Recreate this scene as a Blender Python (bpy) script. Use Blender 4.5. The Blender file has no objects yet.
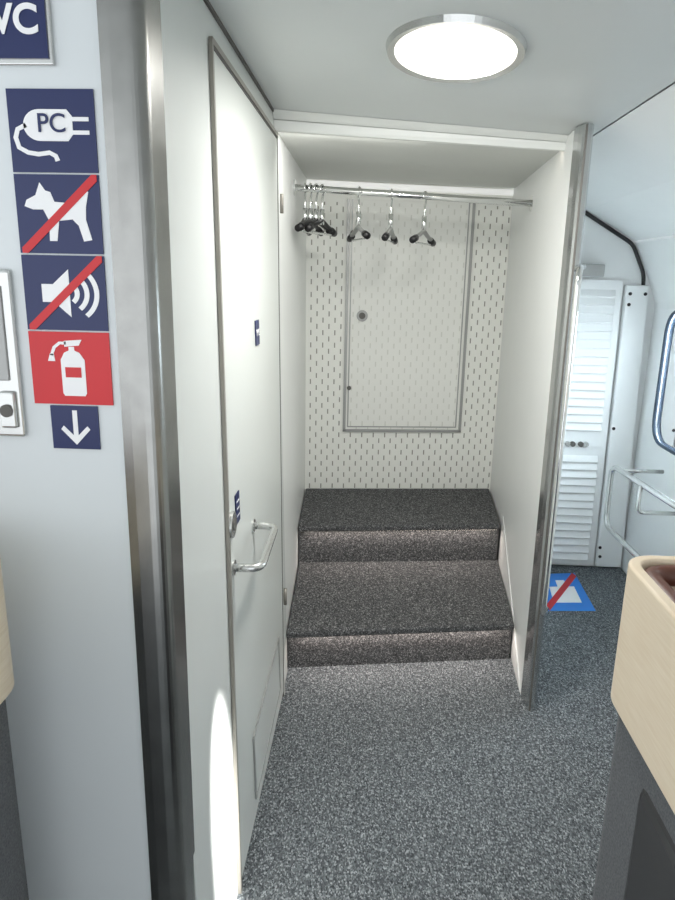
import bpy, math, bmesh
from mathutils import Vector, Matrix
D=bpy.data; COL=bpy.context.scene.collection
# ------------------------------------------------------------------ materials
def lin(c):
    return tuple(((v/255.)/12.92 if v/255.<=.04045 else ((v/255.+.055)/1.055)**2.4) for v in c)
def newmat(name):
    m=D.materials.new(name); m.use_nodes=True
    return m,m.node_tree,m.node_tree.nodes['Principled BSDF']
def paint(name,rgb,rough=.5,metal=0.,var=.03,scale=6.,bump=0.,bscale=300,spec=.5,coat=0.):
    m,nt,b=newmat(name); c=lin(rgb)
    tc=nt.nodes.new('ShaderNodeTexCoord'); n=nt.nodes.new('ShaderNodeTexNoise')
    n.inputs['Scale'].default_value=scale; n.inputs['Detail'].default_value=3
    r=nt.nodes.new('ShaderNodeValToRGB')
    r.color_ramp.elements[0].position=.3; r.color_ramp.elements[1].position=.7
    r.color_ramp.elements[0].color=(*[x*(1-var) for x in c],1)
    r.color_ramp.elements[1].color=(*[min(1,x*(1+var)) for x in c],1)
    nt.links.new(tc.outputs['Object'],n.inputs['Vector']); nt.links.new(n.outputs['Fac'],r.inputs['Fac'])
    nt.links.new(r.outputs['Color'],b.inputs['Base Color'])
    b.inputs['Roughness'].default_value=rough; b.inputs['Metallic'].default_value=metal
    b.inputs['Specular IOR Level'].default_value=spec
    b.inputs['Coat Weight'].default_value=coat
    if bump:
        n2=nt.nodes.new('ShaderNodeTexNoise'); n2.inputs['Scale'].default_value=bscale
        bp=nt.nodes.new('ShaderNodeBump'); bp.inputs['Strength'].default_value=bump; bp.inputs['Distance'].default_value=.002
        nt.links.new(tc.outputs['Object'],n2.inputs['Vector']); nt.links.new(n2.outputs['Fac'],bp.inputs['Height'])
        nt.links.new(bp.outputs['Normal'],b.inputs['Normal'])
    return m
def emis(name,rgb,s):
    m,nt,b=newmat(name); b.inputs['Base Color'].default_value=(*lin(rgb),1)
    b.inputs['Emission Color'].default_value=(*lin(rgb),1); b.inputs['Emission Strength'].default_value=s
    return m
def carpet(name,cols,cell=260):
    m,nt,b=newmat(name); L=nt.links
    tc=nt.nodes.new('ShaderNodeTexCoord')
    nw=nt.nodes.new('ShaderNodeTexNoise'); nw.inputs['Scale'].default_value=110; nw.inputs['Detail'].default_value=3
    mp=nt.nodes.new('ShaderNodeMapping'); mp.inputs['Rotation'].default_value=(0,0,.6); mp.inputs['Scale'].default_value=(1,.6,1)
    L.new(tc.outputs['Object'],mp.inputs['Vector'])
    v=nt.nodes.new('ShaderNodeTexVoronoi'); v.inputs['Scale'].default_value=cell
    L.new(mp.outputs['Vector'],v.inputs['Vector']); L.new(tc.outputs['Object'],nw.inputs['Vector'])
    sp=nt.nodes.new('ShaderNodeSeparateColor'); L.new(v.outputs['Color'],sp.inputs[0])
    mx=nt.nodes.new('ShaderNodeMath'); mx.operation='MULTIPLY_ADD'; mx.inputs[1].default_value=.5
    ad=nt.nodes.new('ShaderNodeMath'); ad.operation='MULTIPLY'; ad.inputs[1].default_value=.5
    L.new(nw.outputs['Fac'],ad.inputs[0]); L.new(sp.outputs[0],mx.inputs[0]); L.new(ad.outputs[0],mx.inputs[2])
    r=nt.nodes.new('ShaderNodeValToRGB'); cr=r.color_ramp
    pos=[.18,.42,.62,.78]
    cr.elements[0].position=pos[0]; cr.elements[0].color=(*lin(cols[0]),1)
    cr.elements[1].position=pos[3]; cr.elements[1].color=(*lin(cols[3]),1)
    for i in (1,2):
        e=cr.elements.new(pos[i]); e.color=(*lin(cols[i]),1)
    L.new(mx.outputs[0],r.inputs['Fac']); L.new(r.outputs['Color'],b.inputs['Base Color'])
    b.inputs['Roughness'].default_value=.95; b.inputs['Specular IOR Level'].default_value=.15
    bp=nt.nodes.new('ShaderNodeBump'); bp.inputs['Strength'].default_value=.35; bp.inputs['Distance'].default_value=.002
    L.new(mx.outputs[0],bp.inputs['Height']); L.new(bp.outputs['Normal'],b.inputs['Normal'])
    return m
def perforated(name,rgb,dark,su=.03,sv=.062,wu=.10,wv=.20):
    m,nt,b=newmat(name); L=nt.links
    def M(op,a,bb=None,c=None):
        n=nt.nodes.new('ShaderNodeMath'); n.operation=op
        for i,v in enumerate((a,bb,c)):
            if v is None: continue
            if isinstance(v,(int,float)): n.inputs[i].default_value=v
            else: L.new(v,n.inputs[i])
        return n.outputs[0]
    tc=nt.nodes.new('ShaderNodeTexCoord'); s=nt.nodes.new('ShaderNodeSeparateXYZ'); L.new(tc.outputs['Object'],s.inputs[0])
    u=M('DIVIDE',s.outputs[0],su); v=M('DIVIDE',s.outputs[2],sv)
    col=M('FLOOR',u); fx=M('FRACT',u); par=M('FLOORED_MODULO',col,2.)
    v2=M('ADD',v,M('MULTIPLY',par,.5)); fz=M('FRACT',v2)
    a=M('LESS_THAN',M('ABSOLUTE',M('SUBTRACT',fx,.5)),wu); c=M('LESS_THAN',M('ABSOLUTE',M('SUBTRACT',fz,.5)),wv)
    k=M('MULTIPLY',a,c)
    k=M('MULTIPLY',k,M('LESS_THAN',s.outputs[2],1.80))
    mx=nt.nodes.new('ShaderNodeMix'); mx.data_type='RGBA'
    mx.inputs[6].default_value=(*lin(rgb),1); mx.inputs[7].default_value=(*lin(dark),1)
    L.new(k,mx.inputs[0]); L.new(mx.outputs[2],b.inputs['Base Color']); b.inputs['Roughness'].default_value=.5
    return m
def woodmat(name):
    m,nt,b=newmat(name)
    tc=nt.nodes.new('ShaderNodeTexCoord'); mp=nt.nodes.new('ShaderNodeMapping'); mp.inputs['Scale'].default_value=(6,6,110)
    n=nt.nodes.new('ShaderNodeTexNoise'); n.inputs['Scale'].default_value=3; n.inputs['Detail'].default_value=5
    r=nt.nodes.new('ShaderNodeValToRGB'); r.color_ramp.elements[0].position=.3; r.color_ramp.elements[1].position=.75
    r.color_ramp.elements[0].color=(*lin((224,206,178)),1); r.color_ramp.elements[1].color=(*lin((234,219,195)),1)
    nt.links.new(tc.outputs['Object'],mp.inputs[0]); nt.links.new(mp.outputs[0],n.inputs['Vector'])
    nt.links.new(n.outputs['Fac'],r.inputs['Fac']); nt.links.new(r.outputs['Color'],b.inputs['Base Color'])
    b.inputs['Roughness'].default_value=.4
    return m
WALL=paint('wall_laminate',(211,215,212),.35,var=.01)
WALL2=paint('alcove_laminate',(238,240,238),.4,var=.01)
DOORM=paint('door_laminate',(212,216,212),.38,var=.01)
SIGNW=paint('partition_laminate',(215,220,221),.4,var=.01)
CEIL=paint('ceiling_panel',(216,220,219),.45,var=.01)
SOFF=paint('soffit_panel',(212,214,209),.5,var=.01)
WHITE=paint('white_plastic',(238,240,239),.4,var=.01)
FASC=paint('fascia_white',(230,232,228),.4,var=.01)
GREY=paint('grey_trim',(165,166,164),.4,metal=.3,var=.03)
LGREY=paint('aluminium_satin',(205,206,204),.25,metal=.85,var=.02)
POSTM=paint('post_aluminium',(196,198,198),.2,metal=.95,var=.03)
FRM=paint('door_frame_anodised',(150,146,138),.35,metal=.3,var=.03)
CHROME=paint('chrome',(236,237,236),.08,metal=1.,var=.02)
STEEL=paint('brushed_steel',(152,152,149),.27,metal=1.,var=.08,scale=25)
BLACK=paint('black_plastic',(22,22,24),.4,var=.1)
GASK=paint('rubber_gasket',(92,90,86),.6,var=.1)
NAVY=paint('navy_vinyl',(22,36,86),.35,var=.03)
RED=paint('red_vinyl',(202,30,38),.35,var=.03)
SWH=paint('white_vinyl',(240,240,240),.4,var=.01)
BLUE=paint('blue_vinyl',(36,130,222),.4,var=.03)
WFR=paint('window_frame_rubber',(58,74,92),.5,var=.05)
FAB=paint('seat_fabric',(96,98,100),.95,var=.3,scale=350,bump=.4)
LEATH=paint('brown_leather',(96,56,42),.45,var=.12,scale=40,bump=.2)
BLEATH=paint('black_leather',(32,32,36),.4,var=.1)
WOOD=woodmat('birch_plywood')
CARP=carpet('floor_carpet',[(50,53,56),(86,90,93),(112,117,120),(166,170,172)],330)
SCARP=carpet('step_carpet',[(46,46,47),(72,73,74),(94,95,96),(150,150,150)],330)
PERF=perforated('perforated_panel',(240,241,235),(148,146,138))
LOCKM=perforated('locker_panel',(236,237,232),(216,217,210))
LAMP=emis('lamp_diffuser',(255,248,238),5.)
LED=emis('led_strip',(255,243,228),5.)
SLED=emis('slot_light',(250,250,248),.35)
m,nt,b=newmat('glass'); b.inputs['Base Color'].default_value=(.85,.93,.95,1); b.inputs['Roughness'].default_value=.03
b.inputs['Transmission Weight'].default_value=1.; b.inputs['IOR'].default_value=1.2; GLASS=m
# ------------------------------------------------------------------ mesh helpers
def obj(name,vs,fs,mat,parent=None,smooth=False,bevel=0.,seg=3):
    me=D.meshes.new(name); me.from_pydata([tuple(v) for v in vs],[],fs); me.update()
    bm=bmesh.new(); bm.from_mesh(me); bmesh.ops.recalc_face_normals(bm,faces=bm.faces); bm.to_mesh(me); bm.free()
    o=D.objects.new(name,me); COL.objects.link(o); me.materials.append(mat)
    if parent: o.parent=parent
    if smooth:
        for p in me.polygons: p.use_smooth=True
    if bevel:
        md=o.modifiers.new('bevel','BEVEL'); md.width=bevel; md.segments=seg; md.limit_method='ANGLE'
    return o
def empty(name):
    o=D.objects.new(name,None); COL.objects.link(o); return o
def hexa(name,b4,t4,mat,parent=None,bevel=0.):
    return obj(name,list(b4)+list(t4),[(0,1,2,3),(4,5,6,7),(0,1,5,4),(1,2,6,5),(2,3,7,6),(3,0,4,7)],mat,parent,bevel=bevel)
def box(name,x0,x1,y0,y1,z0,z1,mat,parent=None,bevel=0.):
    return hexa(name,[(x0,y0,z0),(x1,y0,z0),(x1,y1,z0),(x0,y1,z0)],[(x0,y0,z1),(x1,y0,z1),(x1,y1,z1),(x0,y1,z1)],mat,parent,bevel)
def prism(name,poly,z0,z1,mat,parent=None,bevel=0.,smooth=False):
    n=len(poly); vs=[(x,y,z0) for x,y in poly]+[(x,y,z1) for x,y in poly]
    fs=[tuple(range(n)),tuple(range(n,2*n))]+[(i,(i+1)%n,n+(i+1)%n,n+i) for i in range(n)]
    return obj(name,vs,fs,mat,parent,bevel=bevel,smooth=smooth)
def fillet(pts,rad,n=6,closed=False):
    P=[Vector(p) for p in pts]; out=[]; N=len(P)
    for i in range(N):
        if not closed and i in (0,N-1): out.append(P[i]); continue
        a,bb,c=P[i-1],P[i],P[(i+1)%N]
        d1=(a-bb); d2=(c-bb); r=min(rad,d1.length*.49,d2.length*.49)
        s=bb+d1.normalized()*r; e=bb+d2.normalized()*r
        for k in range(n+1):
            t=k/n; out.append((1-t)**2*s+2*t*(1-t)*bb+t*t*e)
    return out
def tube(name,pts,r,mat,parent=None,closed=False,seg=14,flat=1.):
    P=[Vector(p) for p in pts]; N=len(P); vs=[]; fs=[]
    prev=None
    for i in range(N):
        if closed: t=(P[(i+1)%N]-P[i-1]).normalized()
        else: t=(P[min(i+1,N-1)]-P[max(i-1,0)]).normalized()
        if prev is None:
            ref=Vector((0,0,1)) if abs(t.z)<.9 else Vector((1,0,0)); nrm=t.cross(ref).normalized()
        else:
            nrm=(prev-t*prev.dot(t)).normalized()
        prev=nrm; bn=t.cross(nrm)
        for k in range(seg):
            a=2*math.pi*k/seg; vs.append(P[i]+nrm*math.cos(a)*r+bn*math.sin(a)*r*flat)
    for i in range(N if closed else N-1):
        j=(i+1)%N
        for k in range(seg): fs.append((i*seg+k,i*seg+(k+1)%seg,j*seg+(k+1)%seg,j*seg+k))
    if not closed: fs.append(tuple(range(seg))); fs.append(tuple(range((N-1)*seg,N*seg)))
    return obj(name,vs,fs,mat,parent,smooth=True)
def disc(name,c,axis,r,h,mat,parent=None,seg=32,bevel=0.,r2=None):
    a=Vector(axis).normalized(); t=a.orthogonal().normalized(); s=a.cross(t); c=Vector(c); r2=r2 or r
    vs=[c+t*math.cos(2*math.pi*k/seg)*r+s*math.sin(2*math.pi*k/seg)*r for k in range(seg)]
    vs+=[c+a*h+t*math.cos(2*math.pi*k/seg)*r2+s*math.sin(2*math.pi*k/seg)*r2 for k in range(seg)]
    fs=[tuple(range(seg)),tuple(range(seg,2*seg))]+[(k,(k+1)%seg,seg+(k+1)%seg,seg+k) for k in range(seg)]
    return obj(name,vs,fs,mat,parent,bevel=bevel)
def text(name,s,size,M,mat,parent=None,depth=.0004,bold=.0):
    cu=D.curves.new(name+'_c','FONT'); cu.body=s; cu.size=size; cu.align_x='CENTER'; cu.align_y='CENTER'; cu.extrude=depth; cu.offset=bold
    o=D.objects.new(name+'_t',cu); COL.objects.link(o); bpy.context.view_layer.update()
    me=D.meshes.new_from_object(o.evaluated_get(bpy.context.evaluated_depsgraph_get()))
    D.objects.remove(o); me.transform(M); me.materials.clear(); me.materials.append(mat)
    n=D.objects.new(name,me); COL.objects.link(n)
    if parent: n.parent=parent
    return n
# ------------------------------------------------------------------ camera
cam=D.cameras.new('camera'); co=D.objects.new('camera',cam); COL.objects.link(co)
r=Vector((.9984,.0542,.01877)).normalized(); f=Vector((-.0478,.9676,-.2477)).normalized(); u=r.cross(f).normalized(); r=f.cross(u)
co.matrix_world=Matrix(((r.x,u.x,-f.x,0),(r.y,u.y,-f.y,0),(r.z,u.z,-f.z,1.45),(0,0,0,1)))
cam.sensor_fit='HORIZONTAL'; cam.sensor_width=36; cam.lens=36*676/675.; cam.clip_start=.02
bpy.context.scene.camera=co
# ------------------------------------------------------------------ shell
CZ=1.95
def cz(x): return 1.95-.065*(x+.34)      # ceiling falls gently towards the side of the car
XS=.655
box('floor',-1.5,1.5,-1.5,3.7,-.05,0,CARP)
c=empty('ceiling')
hexa('main_panel',[(-1.5,-1.5,cz(-1.5)),(XS-.004,-1.5,cz(XS)),(XS-.004,3.7,cz(XS)),(-1.5,3.7,cz(-1.5))],[(-1.5,-1.5,2.1),(XS-.004,-1.5,2.1),(XS-.004,3.7,2.1),(-1.5,3.7,2.1)],CEIL,c)
prof=[(XS+.004,cz(XS)+.001),(.96,1.775),(1.2,1.64),(1.27,1.50),(1.33,1.36)]
def extr(name,prof,y0,y1,mat,parent,th=.02,smooth=False):
    n=len(prof); vs=[(x,y0,z) for x,z in prof]+[(x,y1,z) for x,z in prof]
    vs+=[(x+th,y0,z+th) for x,z in prof]+[(x+th,y1,z+th) for x,z in prof]
    fs=[]
    for i in range(n-1):
        fs.append((i,i+1,n+i+1,n+i)); fs.append((2*n+i,2*n+i+1,3*n+i+1,3*n+i))
    fs+= [(0,n,3*n,2*n),(n-1,2*n-1,4*n-1,3*n-1)]
    return obj(name,vs,fs,mat,parent,smooth=smooth)
extr('cove_upper',prof[:3],-1.5,3.36,WHITE,c)
extr('cove_lower',[(1.203,1.63),(1.27,1.50),(1.33,1.36)],-1.5,3.36,WHITE,c)
box('cove_gap',XS-.02,XS+.02,-1.5,3.36,1.90,1.92,BLACK,c)
wr=empty('wall_right')
extr('wall_above',[(1.33,1.36),(1.335,1.335)],-1.5,3.4,WHITE,wr)
box('wall_below',1.335,1.38,-1.5,3.4,0,.72,WHITE,wr)
box('wall_end',1.335,1.38,3.20,3.4,.72,1.345,WHITE,wr)
box('wall_near',1.335,1.38,-1.5,2.25,.72,1.345,WHITE,wr)
w=empty('window_1')
ring=fillet([(1.333,2.25,.73),(1.333,3.20,.73),(1.333,3.20,1.335),(1.333,2.25,1.335)],.12,8,True)
tube('gasket',ring,.008,WFR,w,closed=True)
def ringpanel(name,outer,inner,x,mat,parent):
    n=len(inner); vs=[(x,p.y,p.z) for p in inner]
    vs+=[(x,p.y,p.z) for p in outer]
    fs=[(i,(i+1)%n,n+(i+1)%n,n+i) for i in range(n)]
    return obj(name,vs,fs,mat,parent)
outer=fillet([(1.333,2.24,.72),(1.333,3.21,.72),(1.333,3.21,1.345),(1.333,2.24,1.345)],.001,8,True)
ringpanel('corner_panel',outer,ring,1.334,WHITE,w)
obj('pane',[(1.345,2.25,.72),(1.345,3.20,.72),(1.345,3.20,1.345),(1.345,2.25,1.345)],[(0,1,2,3)],GLASS,w)
box('wall_back',.715,1.5,3.37,3.45,0,2.1,WHITE)
tube('trim_1',fillet([(.80,3.362,1.84),(.955,3.362,1.765),(1.195,3.362,1.625),(1.262,3.362,1.49),(1.268,3.362,1.40)],.03),.009,BLACK)
lv=empty('louvred_cabinet')
hexa('frame',[(.80,3.345,.015),(1.185,3.345,.015),(1.185,3.369,.015),(.80,3.369,.015)],[(.80,3.345,1.46),(1.165,3.345,1.46),(1.165,3.369,1.46),(.80,3.369,1.46)],WHITE,lv)
vs=[];fs=[]
n=34
for i in range(n):
    z=.05+i*.0405
    if .60<z<.72: continue
    x0=.84; x1=1.150-.012*z; k=len(vs)
    vs+=[(x0,3.328,z),(x1,3.328,z),(x1,3.3445,z+.030),(x0,3.3445,z+.030),(x0,3.344,z-.004),(x1,3.344,z-.004)]
    fs+=[(k,k+1,k+2,k+3),(k,k+1,k+5,k+4),(k,k+4,k+3),(k+1,k+5,k+2)]
obj('louvres',vs,fs,WHITE,lv)
for k,x in enumerate((.985,1.01,1.05,1.075)):
    disc('knob_%d'%k,(x,3.344,.665),(0,-1,0),.013,.014,LGREY if k in (0,3) else GASK,lv)
box('top_bracket',.90,1.06,3.30,3.345,1.475,1.53,GREY,lv,.004)
cb=empty('white_cabinet')
hexa('body',[(1.195,3.335,.012),(1.325,3.335,.012),(1.325,3.369,.012),(1.195,3.369,.012)],[(1.18,3.335,1.44),(1.285,3.335,1.44),(1.285,3.369,1.44),(1.18,3.369,1.44)],WHITE,cb,.006)
for k,(x,z) in enumerate(((1.20,1.40),(1.20,1.35),(1.205,.12),(1.21,.07),(1.20,.75),(1.27,1.40))):
    disc('screw_%d'%k,(x,3.335,z),(0,-1,0),.008,.003,BLACK,cb)
# left wall
def WX(z): return -.285-.0256*z
wl=empty('wall_left')
hexa('side_panel',[(-.40,.99,0),(WX(0),.99,0),(WX(0),2.26,0),(-.40,2.26,0)],[(-.45,.99,CZ),(WX(CZ),.99,CZ),(WX(CZ),2.33,CZ),(-.45,2.33,CZ)],WALL,wl)
hexa('alcove_panel',[(-.40,2.262,0),(-.290,2.262,0),(-.338,3.43,0),(-.45,3.43,0)],[(-.45,2.332,CZ),(-.336,2.332,CZ),(-.342,3.43,CZ),(-.45,3.43,CZ)],WALL2,wl)
box('wall_front_left',-1.5,-.345,.93,.985,0,CZ+.01,SIGNW)
hexa('trim_2',[(-.338,1.0,CZ-.008),(-.329,1.0,CZ-.008),(-.329,2.30,CZ-.008),(-.338,2.30,CZ-.008)],[(-.338,1.0,CZ-.001),(-.329,1.0,CZ-.001),(-.329,2.30,CZ-.001),(-.338,2.30,CZ-.001)],GASK)
pp=[(-.352,.985),(-.352,.921),(-.338,.919)]
for k in range(9):
    a=math.pi/2*k/8; pp.append((-.318+.022*math.sin(a),.941-.022*math.cos(a)))
pp+=[(-.296,1.0),(-.31,1.0)]
prism('corner_post',pp,0,CZ-.004,STEEL,None)
# ---- WC door (lies on the left wall)
dr=empty('door_1')
YL=lambda z:1.31+.0635*z
YR=lambda z:2.115+.115*z
def wq(name,corners,off,mat,parent,th=.004,bevel=0.):
    vs=[(WX(z)+off,y,z) for y,z in corners]+[(WX(z)+off-th,y,z) for y,z in corners]
    n=len(corners)
    fs=[tuple(range(n)),tuple(range(n,2*n))]+[(i,(i+1)%n,n+(i+1)%n,n+i) for i in range(n)]
    return obj(name,vs,fs,mat,parent,bevel=bevel)
z0,z1=.02,1.885
wq('leaf',[(YL(z0)+.012,z0),(YR(z0)-.012,z0),(YR(z1)-.012,z1-.008),(YL(z1)+.012,z1-.008)],.006,DOORM,dr,.005,.001)
def strip(name,a,b_,wd,off,mat,th=.004):
    a=Vector(a);b_=Vector(b_);d=(b_-a).normalized();n=Vector((-d.y,d.x))*wd/2
    return wq(name,[(a+n)[:],(b_+n)[:],(b_-n)[:],(a-n)[:]],off,mat,dr,th)
strip('frame_near',(YL(0),.0),(YL(z1),z1),.010,.009,FRM,.008)
strip('gap_near',(YL(0)+.009,.0),(YL(z1)+.009,z1),.007,.0075,GASK,.006)
strip('frame_top',(YL(z1),z1),(YR(z1),z1),.012,.009,FRM,.008)
strip('gap_top',(YL(z1),z1-.010),(YR(z1),z1-.010),.006,.0075,GASK,.006)
strip('frame_far',(YR(0),.0),(YR(z1),z1),.014,.008,WALL,.008)
strip('gap_far',(YR(0)-.011,.0),(YR(z1)-.011,z1),.008,.0075,GASK,.006)
strip('kick_vent',(1.55,.17),(2.0,.19),.19,.009,WALL,.004)
strip('vent_rim_top',(1.53,.265),(2.01,.285),.006,.011,GREY)
strip('vent_rim_bottom',(1.53,.075),(2.01,.095),.006,.011,GREY)
strip('vent_rim_near',(1.53,.075),(1.53,.265),.006,.011,GREY)
strip('vent_rim_far',(2.01,.095),(2.01,.285),.008,.011,GREY)
hp=fillet([(WX(.8)+.004,1.40,.81),(-.237,1.40,.81),(-.24,1.655,.815),(WX(.8)+.004,1.655,.815)],.035,8)
tube('pull_handle',hp,.0095,LGREY,dr)
disc('rose_near',(WX(.81)+.004,1.40,.81),(1,0,0),.018,.006,LGREY,dr)
disc('rose_far',(WX(.81)+.004,1.655,.815),(1,0,0),.018,.006,LGREY,dr)
disc('lock',(WX(.91)+.004,1.395,.915),(1,0,0),.030,.010,LGREY,dr,bevel=.002)
disc('lock_core',(WX(.91)+.013,1.395,.915),(1,0,0),.015,.004,GASK,dr)
for k,(y,z) in enumerate(((2.335,1.68),(2.16,.36))):
    tube('hinge_%d'%k,[(WX(z)+.014,y,z-.03),(WX(z)+.014,y,z+.03)],.006,FRM,dr)
s=empty('instruction_label')
wq('plate',[(1.445,.895),(1.487,.895),(1.487,.965),(1.445,.965)],.009,NAVY,s,.0025)
for k in range(3):
    wq('line_%d'%k,[(1.452,.911+k*.017),(1.480,.911+k*.017),(1.480,.914+k*.017),(1.452,.914+k*.017)],.0096,SWH,s,.0005)
s=empty('wc_door_label')
wq('plate',[(1.785,1.27),(1.84,1.27),(1.84,1.335),(1.785,1.335)],.0095,NAVY,s,.0025)
text('letters','WC',.026,Matrix.Translation((WX(1.3)+.0103,1.8125,1.302))@Matrix.Rotation(math.radians(90),4,'Z')@Matrix.Rotation(math.radians(90),4,'X'),SWH,s)
# ---- alcove
hd=empty('header_panel')
hexa('soffit',[(-.333,2.315,1.904),(.60,2.355,1.862),(.66,3.46,1.876),(-.342,3.41,1.90)],[(-.333,2.315,1.93),(.60,2.355,1.885),(.66,3.46,1.88),(-.342,3.41,1.93)],SOFF,hd)
hexa('fascia_lower',[(-.334,2.30,1.893),(.60,2.34,1.850),(.60,2.362,1.850),(-.334,2.322,1.893)],[(-.334,2.293,1.925),(.60,2.33,1.872),(.60,2.362,1.872),(-.334,2.322,1.925)],FASC,hd,.003)
hexa('fascia_upper',[(-.334,2.292,1.926),(.60,2.328,1.873),(.60,2.362,1.873),(-.334,2.322,1.926)],[(-.334,2.262,cz(-.334)-.001),(.60,2.30,cz(.6)-.001),(.60,2.362,cz(.6)-.001),(-.334,2.322,cz(-.334)-.001)],FASC,hd,.003)
def by(x): return 3.462+.11*x
hexa('wall_alcove_back',[(-.345,by(-.345),0),(.70,by(.70),0),(.70,by(.7)+.05,0),(-.345,by(-.345)+.05,0)],[(-.345,by(-.345),CZ),(.70,by(.70),CZ),(.70,by(.7)+.05,CZ),(-.345,by(-.345)+.05,CZ)],PERF)
hexa('trim_3',[(-.339,by(-.339)-.02,1.868),(.653,by(.653)-.02,1.850),(.653,by(.653)-.001,1.850),(-.339,by(-.339)-.001,1.868)],[(-.339,by(-.339)-.02,1.895),(.653,by(.653)-.02,1.874),(.653,by(.653)-.001,1.874),(-.339,by(-.339)-.001,1.895)],SLED)
wp=empty('wall_partition')
hexa('panel',[(.570,2.155,0),(.611,2.155,0),(.72,3.53,0),(.656,3.53,0)],[(.576,2.19,cz(.6)-.001),(.617,2.19,cz(.6)-.001),(.715,3.53,cz(.7)-.001),(.656,3.53,cz(.65)-.001)],WALL2,wp)
pb=[(.568,2.165),(.569,2.12),(.574,2.098),(.584,2.086),(.597,2.088),(.607,2.105),(.613,2.165)]
pt=[(x+.006,y+.04) for x,y in pb]
n=len(pb)
obj('end_post',[(x,y,0) for x,y in pb]+[(x,y,cz(.6)-.002) for x,y in pt],[tuple(range(n)),tuple(range(n,2*n))]+[(i,(i+1)%n,n+(i+1)%n,n+i) for i in range(n)],POSTM)
gb=[(.5795,2.0885),(.5845,2.0845),(.5865,2.0885),(.5815,2.0935)]
hexa('trim_5',[(x,y,0.001) for x,y in gb],[(x+.006,y+.04,cz(.6)-.003) for x,y in gb],GASK)
lk=empty('wall_locker')
def bq(name,corners,off,mat,parent,th=.003,bevel=0.):
    vs=[(x,by(x)-off,z) for x,z in corners]+[(x,by(x)-off+th,z) for x,z in corners]; n=len(corners)
    fs=[tuple(range(n)),tuple(range(n,2*n))]+[(i,(i+1)%n,n+(i+1)%n,n+i) for i in range(n)]
    return obj(name,vs,fs,mat,parent,bevel=bevel)
a0,a1,b0,b1=-.135,.465,.68,1.815
bq('leaf',[(a0,b0),(a1,b0),(a1,b1),(a0,b1)],.006,LOCKM,lk,.005)
for nm,cc in (('rim_left',[(a0-.01,b0-.01),(a0+.004,b0-.01),(a0+.004,b1),(a0-.01,b1)]),('rim_right',[(a1-.004,b0-.01),(a1+.01,b0-.01),(a1+.01,b1),(a1-.004,b1)]),('rim_bottom',[(a0-.01,b0-.01),(a1+.01,b0-.01),(a1+.01,b0+.004),(a0-.01,b0+.004)])):
    bq(nm,cc,.012,GREY,lk,.010)
for nm,cc in (('inner_left',[(a0+.012,b0+.02),(a0+.018,b0+.02),(a0+.018,b1),(a0+.012,b1)]),('inner_right',[(a1-.022,b0+.02),(a1-.016,b0+.02),(a1-.016,b1),(a1-.022,b1)]),('inner_bottom',[(a0+.012,b0+.014),(a1-.016,b0+.014),(a1-.016,b0+.02),(a0+.012,b0+.02)])):
    bq(nm,cc,.0085,GREY,lk,.003)
disc('lock',(-.06,by(-.06)-.006,1.265),(.11,-1,0),.028,.008,GREY,lk,bevel=.002)
disc('lock_core',(-.06,by(-.06)-.014,1.265),(.11,-1,0),.016,.004,GASK,lk)
for k,z in enumerate((1.66,.90)):
    disc('latch_%d'%k,(-.117,by(-.117)-.008,z),(.11,-1,0),.011,.006,GASK,lk)
# ---- steps
st=empty('carpeted_steps')
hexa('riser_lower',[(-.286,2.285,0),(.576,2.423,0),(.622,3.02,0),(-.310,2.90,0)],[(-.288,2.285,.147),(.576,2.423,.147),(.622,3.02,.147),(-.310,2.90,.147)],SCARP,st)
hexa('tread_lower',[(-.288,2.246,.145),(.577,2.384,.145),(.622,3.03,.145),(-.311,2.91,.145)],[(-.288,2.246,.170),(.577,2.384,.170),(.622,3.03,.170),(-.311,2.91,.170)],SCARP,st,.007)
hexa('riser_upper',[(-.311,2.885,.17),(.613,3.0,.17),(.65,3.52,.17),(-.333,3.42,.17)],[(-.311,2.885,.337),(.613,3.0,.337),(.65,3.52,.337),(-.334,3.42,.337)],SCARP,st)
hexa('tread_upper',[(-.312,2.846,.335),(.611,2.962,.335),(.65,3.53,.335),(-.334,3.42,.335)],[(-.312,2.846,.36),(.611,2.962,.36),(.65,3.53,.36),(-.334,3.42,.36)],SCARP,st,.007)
def ledbar(name,p,q,z,en,par,back=-.35,z2=None,col=(1,.86,.80)):
    p=Vector((*p,z));q=Vector((*q,z if z2 is None else z2)); d=(q-p).normalized(); n=Vector((-d.y,d.x,0)).normalized()
    vs=[p,q,q+n*.010,p+n*.010]; vs+= [v+Vector((0,0,.004)) for v in vs]
    obj(name,vs,[(0,1,2,3),(4,5,6,7),(0,1,5,4),(1,2,6,5),(2,3,7,6),(3,0,4,7)],LED,par)
    l=D.lights.new(name+'_light','AREA'); l.shape='RECTANGLE'; l.size=(q-p).length*.95; l.size_y=.012; l.energy=en; l.color=col
    o=D.objects.new(name+'_light',l); COL.objects.link(o); o.parent=par
    mid=(p+q)/2-n*.002-Vector((0,0,.003)); zc=-(Vector((0,0,-1))+n*back).normalized(); xc=d; xc=(xc-zc*xc.dot(zc)).normalized(); yc=zc.cross(xc)
    o.matrix_world=Matrix(((xc.x,yc.x,zc.x,mid.x),(xc.y,yc.y,zc.y,mid.y),(xc.z,yc.z,zc.z,mid.z),(0,0,0,1)))
ledbar('led_lower',(-.27,2.270),(.565,2.402),.140,.7,st)
ledbar('led_upper',(-.29,2.868),(.60,2.979),.330,.7,st)
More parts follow.
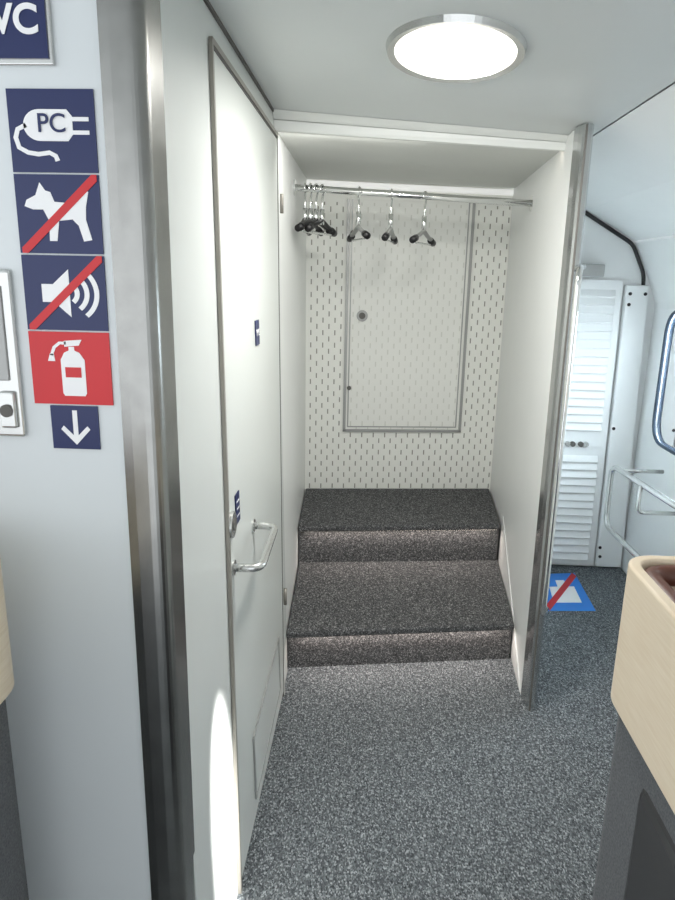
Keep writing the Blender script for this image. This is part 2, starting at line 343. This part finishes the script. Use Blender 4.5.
# added fill light brightening the alcove, out of view behind the fascia lip
ledbar('alcove_fill',(-.31,2.327),(.58,2.366),1.898,2.6,hd,back=.9,z2=1.856,col=(1,.99,.95))
hexa('trim_4',[(.572,2.20,0),(.580,2.20,0),(.626,2.99,0),(.618,2.99,0)],[(.572,2.25,.05),(.580,2.25,.05),(.628,2.97,.40),(.620,2.97,.40)],WALL2)
# ---- rail and hangers
rl=empty('coat_rail')
A=Vector((-.334,2.85,1.792)); B=Vector((.624,2.925,1.752))
tube('rod',[A,B],.0135,CHROME,rl)
disc('flange_right',B+Vector((-.006,0,0)),(1,0,0),.03,.008,CHROME,rl)
disc('flange_left',A+Vector((-.002,0,0)),(1,0,0),.03,.008,CHROME,rl)
def hanger(x,yaw,W=.36,dark=True):
    h=empty('coat_hanger'); t=(x-A.x)/(B.x-A.x); c=A.lerp(B,t)
    R=Matrix.Rotation(math.radians(yaw),3,'Z')
    def T(y,z,xx=0): return c+R@Vector((xx,y,z))
    pts=[]
    for k in range(15):
        a=math.radians(200-k*(250/14.)); pts.append(T(.0185*math.cos(a),.0185*math.sin(a)-.001))
    pts+=[T(.004,-.035),T(0,-.05),T(0,-.12)]
    tube('hook',pts,.0042,CHROME,h,seg=8)
    tube('collar',[T(0,-.075),T(0,-.135)],.010,CHROME,h)
    zs=-.15 if not dark else -.135
    sh=[T(-W/2,zs-.022),T(-W*.36,zs-.010),T(-W*.18,zs+.002),T(0,zs+.018),T(W*.18,zs+.002),T(W*.36,zs-.010),T(W/2,zs-.022)]
    tube('shoulders',sh,.010,GREY if not dark else BLACK,h,flat=.7)
    tube('near_tip',[T(-W/2-.004,zs-.024),T(-W/2+.035,zs-.014)],.0135,BLACK,h)
    tube('far_tip',[T(W/2+.004,zs-.024),T(W/2-.035,zs-.014)],.0135,BLACK,h)
    tube('trouser_bar',[T(-W/2+.03,zs-.018),T(-W/2+.04,zs-.032),T(W/2-.04,zs-.032),T(W/2-.03,zs-.018)],.004,CHROME,h,seg=8)
for x,y in ((-.290,-1),(-.268,-12),(-.246,-22),(-.222,-16)): hanger(x,y,.30)
hanger(-.075,17,.26,False); hanger(.055,-10,.26,False); hanger(.19,-22,.26,False)
# ---- ceiling lamp
cl=empty('ceiling_lamp')
LC=(.152,1.60)
def ell(name,rx,ry,rx2,ry2,za,zb,mat,cap=False,seg=64):
    cx,cy=LC; vs=[];fs=[]
    for q,(ax,ay,zz) in enumerate(((rx,ry,za),(rx2,ry2,zb))):
        for k in range(seg):
            a=2*math.pi*k/seg; x=cx+ax*math.cos(a); vs.append((x,cy+ay*math.sin(a),cz(x)+zz))
    for k in range(seg): fs.append((k,(k+1)%seg,seg+(k+1)%seg,seg+k))
    if cap: fs.append(tuple(range(seg,2*seg)))
    return obj(name,vs,fs,mat,cl)
ell('rim_outer',.146,.202,.142,.198,0,-.012,LGREY)
ell('rim_face',.142,.198,.127,.178,-.012,-.009,LGREY)
ell('rim_inner',.127,.178,.126,.177,-.009,-.003,WHITE)
ell('diffuser',.1265,.1775,.10,.14,-.003,-.006,LAMP,True)
# ---- chrome grab rail with glass, fixed to the post
gs=empty('glass_screen')
fr=fillet([(.616,2.13,.37),(.583,2.045,.385),(.587,2.055,1.485),(.626,2.155,1.495)],.05,10)
tube('grab_rail',fr,.0095,CHROME,gs)
n=len(fr)
obj('pane',list(fr),[tuple(range(n))],GLASS,gs)
# ---- guard rail
lr=empty('guard_rail')
tube('hoop',fillet([(1.21,2.20,.62),(1.137,3.12,.62),(1.137,3.11,.325),(1.16,2.35,.325),(1.17,2.33,0.005)],.06,8),.0125,LGREY,lr)
tube('bracket_upper',[(1.142,3.03,.62),(1.336,3.03,.62)],.009,LGREY,lr)
tube('bracket_lower',fillet([(1.15,2.80,.62),(1.15,2.80,.50),(1.336,2.80,.50)],.03),.009,LGREY,lr)
# ---- floor sticker
fsg=empty('no_luggage_floor_sign')
def lerp4(c,u_,v_):
    a=Vector(c[0]).lerp(Vector(c[1]),u_); b_=Vector(c[3]).lerp(Vector(c[2]),u_); return a.lerp(b_,v_)
FC=[(.82,2.84),(1.05,2.86),(1.07,3.27),(.88,3.24)]
def fpoly(name,pts,z,mat): 
    return prism(name,[tuple(lerp4(FC,*p)) for p in pts],z,z+.0006,mat,fsg)
fpoly('base',[(0,0),(1,0),(1,1),(0,1)],.0003,BLUE)
fpoly('suitcase',[(.2,.2),(.8,.2),(.8,.62),(.62,.62),(.62,.8),(.4,.8),(.4,.62),(.2,.62)],.001,SWH)
fpoly('slash',[(.0,.1),(.92,1.),(1.,.9),(.08,0.)],.0018,RED)
# ------------------------------------------------------------------ signs on left partition
def sign(name,x0,x1,za,zb,mat,yy=.93):
    e=empty(name)
    box('plate',x0,x1,yy-.0025,yy-.0001,za,zb,mat,e)
    def poly(nm,pts,mat,lay=1):
        y=yy-.0025-.0006*lay
        P=[(x0+u_*(x1-x0),za+v_*(zb-za)) for u_,v_ in pts]; n=len(P)
        return obj(nm,[(x,y,z) for x,z in P]+[(x,y+.0005,z) for x,z in P],[tuple(range(n)),tuple(range(n,2*n))]+[(i,(i+1)%n,n+(i+1)%n,n+i) for i in range(n)],mat,e)
    return e,poly
def ribbon(pts,w):
    P=[Vector(p) for p in pts]; L=[];Rr=[]
    for i,p in enumerate(P):
        t=(P[min(i+1,len(P)-1)]-P[max(i-1,0)]).normalized(); n=Vector((-t.y,t.x))*w/2
        L.append((p+n)[:]); Rr.append((p-n)[:])
    return L+Rr[::-1]
def arc(cx,cy,r_,a0,a1,n=14): return [(cx+r_*math.cos(math.radians(a0+(a1-a0)*k/n)),cy+r_*math.sin(math.radians(a0+(a1-a0)*k/n))) for k in range(n+1)]
X0,X1=-.480,-.366
TXT=lambda x,z,y:Matrix.Translation((x,y,z))@Matrix.Rotation(math.radians(90),4,'X')
sz=.1022; zt=1.677
def cell(i): return zt-(i+1)*sz+.0012, zt-i*sz-.0012
a,bb=cell(0); e,p=sign('power_outlet_sign',X0,X1,a,bb,NAVY)
p('plug_body',[(.36,.38),(.68,.38),(.74,.46),(.74,.68),(.68,.76),(.36,.76)]+arc(.36,.57,.19,90,270)[1:-1],SWH)
p('prong_top',[(.74,.62),(.93,.62),(.93,.67),(.74,.67)],SWH); p('prong_bottom',[(.74,.46),(.93,.46),(.93,.51),(.74,.51)],SWH)
p('cord',ribbon([(.20,.57)]+[(.10,.52),(.07,.42),(.10,.30),(.20,.24),(.32,.22),(.45,.24),(.52,.20),(.54,.14)],.055),SWH)
text('letters','PC',.032,TXT(X0+.50*(X1-X0),a+.57*sz,.926),NAVY,e,bold=.0002)
for o in e.children:
    if o.name.startswith('letters'): o.location.y=-.0004
a,bb=cell(1); e,p=sign('no_dogs_sign',X0,X1,a,bb,NAVY)
p('dog',[(.10,.60),(.13,.68),(.24,.74),(.30,.90),(.36,.80),(.42,.78),(.46,.66),(.70,.64),(.80,.80),(.87,.79),(.83,.60),(.82,.44),(.88,.18),(.78,.16),(.73,.36),(.66,.44),(.50,.42),(.46,.16),(.37,.16),(.38,.42),(.32,.56),(.20,.56)],SWH)
p('slash',[(.03,.0),(.1,.0),(.98,.92),(.98,1.),(.92,1.),(.03,.07)],RED,2)
a,bb=cell(2); e,p=sign('quiet_zone_sign',X0,X1,a,bb,NAVY)
p('speaker',[(.22,.38),(.36,.38),(.56,.18),(.56,.82),(.36,.62),(.22,.62)],SWH)
for k,rr in enumerate((.15,.27,.39)): p('wave_%d'%k,ribbon(arc(.50,.5,rr,-50,50),.06),SWH)
p('slash',[(.03,.0),(.1,.0),(.98,.92),(.98,1.),(.92,1.),(.03,.07)],RED,2)
a,bb=cell(3); e,p=sign('fire_extinguisher_sign',X0,X1,a-.002,bb,RED)
p('cylinder',[(.40,.12),(.66,.12),(.68,.16),(.68,.62),(.62,.72),(.56,.75),(.56,.80),(.49,.80),(.49,.75),(.43,.72),(.38,.62),(.38,.16)],SWH)
p('handle',[(.44,.80),(.62,.82),(.66,.90),(.44,.88)],SWH)
p('hose',ribbon([(.46,.85),(.38,.85),(.31,.79),(.27,.68)],.04),SWH); p('nozzle',[(.22,.60),(.31,.60),(.30,.70),(.25,.70)],SWH)
p('label',[(.43,.38),(.63,.38),(.63,.52),(.43,.52)],RED,2)
e,p=sign('down_arrow_sign',-.458,-.389,1.202,1.265,NAVY)
p('arrow',[(.46,.90),(.56,.90),(.56,.32),(.76,.54),(.82,.46),(.51,.10),(.20,.46),(.26,.54),(.46,.32)],SWH)
e,p=sign('wc_sign',-.575,-.418,1.709,1.81,NAVY,.924)
box('frame',-.580,-.413,.924,.9299,1.702,1.816,LGREY,e,.002)
text('letters','WC',.046,TXT(-.467,1.751,.9205),SWH,e,bold=.0013)
lp=empty('lock_plate')
box('plate',-.60,-.496,.921,.9299,1.218,1.452,LGREY,lp,.008)
box('recess',-.585,-.509,.918,.9215,1.30,1.43,GREY,lp,.004)
box('square_key',-.526,-.503,.914,.9215,1.232,1.285,LGREY,lp,.004)
disc('keyhole',(-.5145,.914,1.258),(0,-1,0),.009,.003,GASK,lp)
# ------------------------------------------------------------------ seats
def seat(xa,sgn,y1,y0=.32):
    e=empty('train_seat')
    w_=.50
    def fx(t): return xa+sgn*t
    R=.05
    out=fillet([(fx(0),y0,0),(fx(0),y1,0),(fx(w_),y1,0),(fx(w_),y0,0)],R,10)
    th=.016
    inn=fillet([(fx(th),y0,0),(fx(th),y1-th,0),(fx(w_-th),y1-th,0),(fx(w_-th),y0,0)],R-th,10)
    n=len(out); vs=[];fs=[]
    for z in (.90,1.10):
        vs+=[(v.x,v.y,z) for v in out]+[(v.x,v.y,z) for v in inn]
    for i in range(n-1):
        fs+=[(i,i+1,2*n+i+1,2*n+i),(n+i,n+i+1,3*n+i+1,3*n+i),(i,i+1,n+i+1,n+i),(2*n+i,2*n+i+1,3*n+i+1,3*n+i)]
    fs+=[(0,n,3*n,2*n),(n-1,2*n-1,4*n-1,3*n-1)]
    obj('plywood_shell',vs,fs,WOOD,e,bevel=.004)
    x_in=sorted((fx(th+.001),fx(w_-th-.001)))
    tube('leather_edge',[(v.x+ (sgn*.010),v.y-.010,1.082) for v in inn],.014,LEATH,e)
    box('leather_cushion',x_in[0]+.008,x_in[1]-.008,y0+.02,y1-th-.012,.93,1.05,LEATH,e,.02)
    xs=sorted((fx(.012),fx(w_-.012)))
    box('fabric_back',xs[0],xs[1],y0+.05,y1-.015,.10,.915,FAB,e,.03)
    xs=sorted((fx(.006),fx(.08)))
    box('side_bolster',xs[0],xs[1],y0+.02,y1-.13,.05,.86,BLEATH,e,.02)
    xs=sorted((fx(.08),fx(w_-.08)))
    box('pedestal',xs[0],xs[1],y0+.08,y1-.10,0.,.11,BLACK,e,.01)
seat(.336,1,.86); seat(-.470,-1,.815)
# ------------------------------------------------------------------ lights
wd=D.worlds.new('world'); bpy.context.scene.world=wd; wd.use_nodes=True
nt=wd.node_tree; bg=nt.nodes['Background']; bg.inputs[0].default_value=(.92,.96,1.,1); bg.inputs[1].default_value=1.8
def area(name,loc,tgt,sx,sy,e,col):
    l=D.lights.new(name,'AREA'); l.shape='RECTANGLE'; l.size=sx; l.size_y=sy; l.energy=e; l.color=col
    o=D.objects.new(name,l); COL.objects.link(o); o.location=loc
    o.rotation_euler=(Vector(tgt)-Vector(loc)).to_track_quat('-Z','Y').to_euler(); return o
o=area('lamp_light',(LC[0],LC[1],cz(LC[0])-.03),(LC[0],LC[1]+.3,0),.24,.32,13,(1,.98,.95)); o.data.shape='ELLIPSE'; o.parent=cl
area('window_daylight',(1.6,2.8,1.25),(.3,2.9,.6),1.0,.6,20,(.78,.90,1.))
sp=D.lights.new('sunbeam','SPOT'); sp.energy=800; sp.spot_size=math.radians(22); sp.spot_blend=.3; sp.shadow_soft_size=.01; sp.color=(1,.99,.96)
so=D.objects.new('sunbeam',sp); COL.objects.link(so); so.location=(.28,.05,1.25)
so.rotation_euler=(Vector((-.29,1.215,.28))-so.location).to_track_quat('-Z','Y').to_euler(); so.scale=(.17,1,1)
vs_=bpy.context.scene.view_settings; vs_.view_transform='Standard'; vs_.look='None'; vs_.exposure=.1
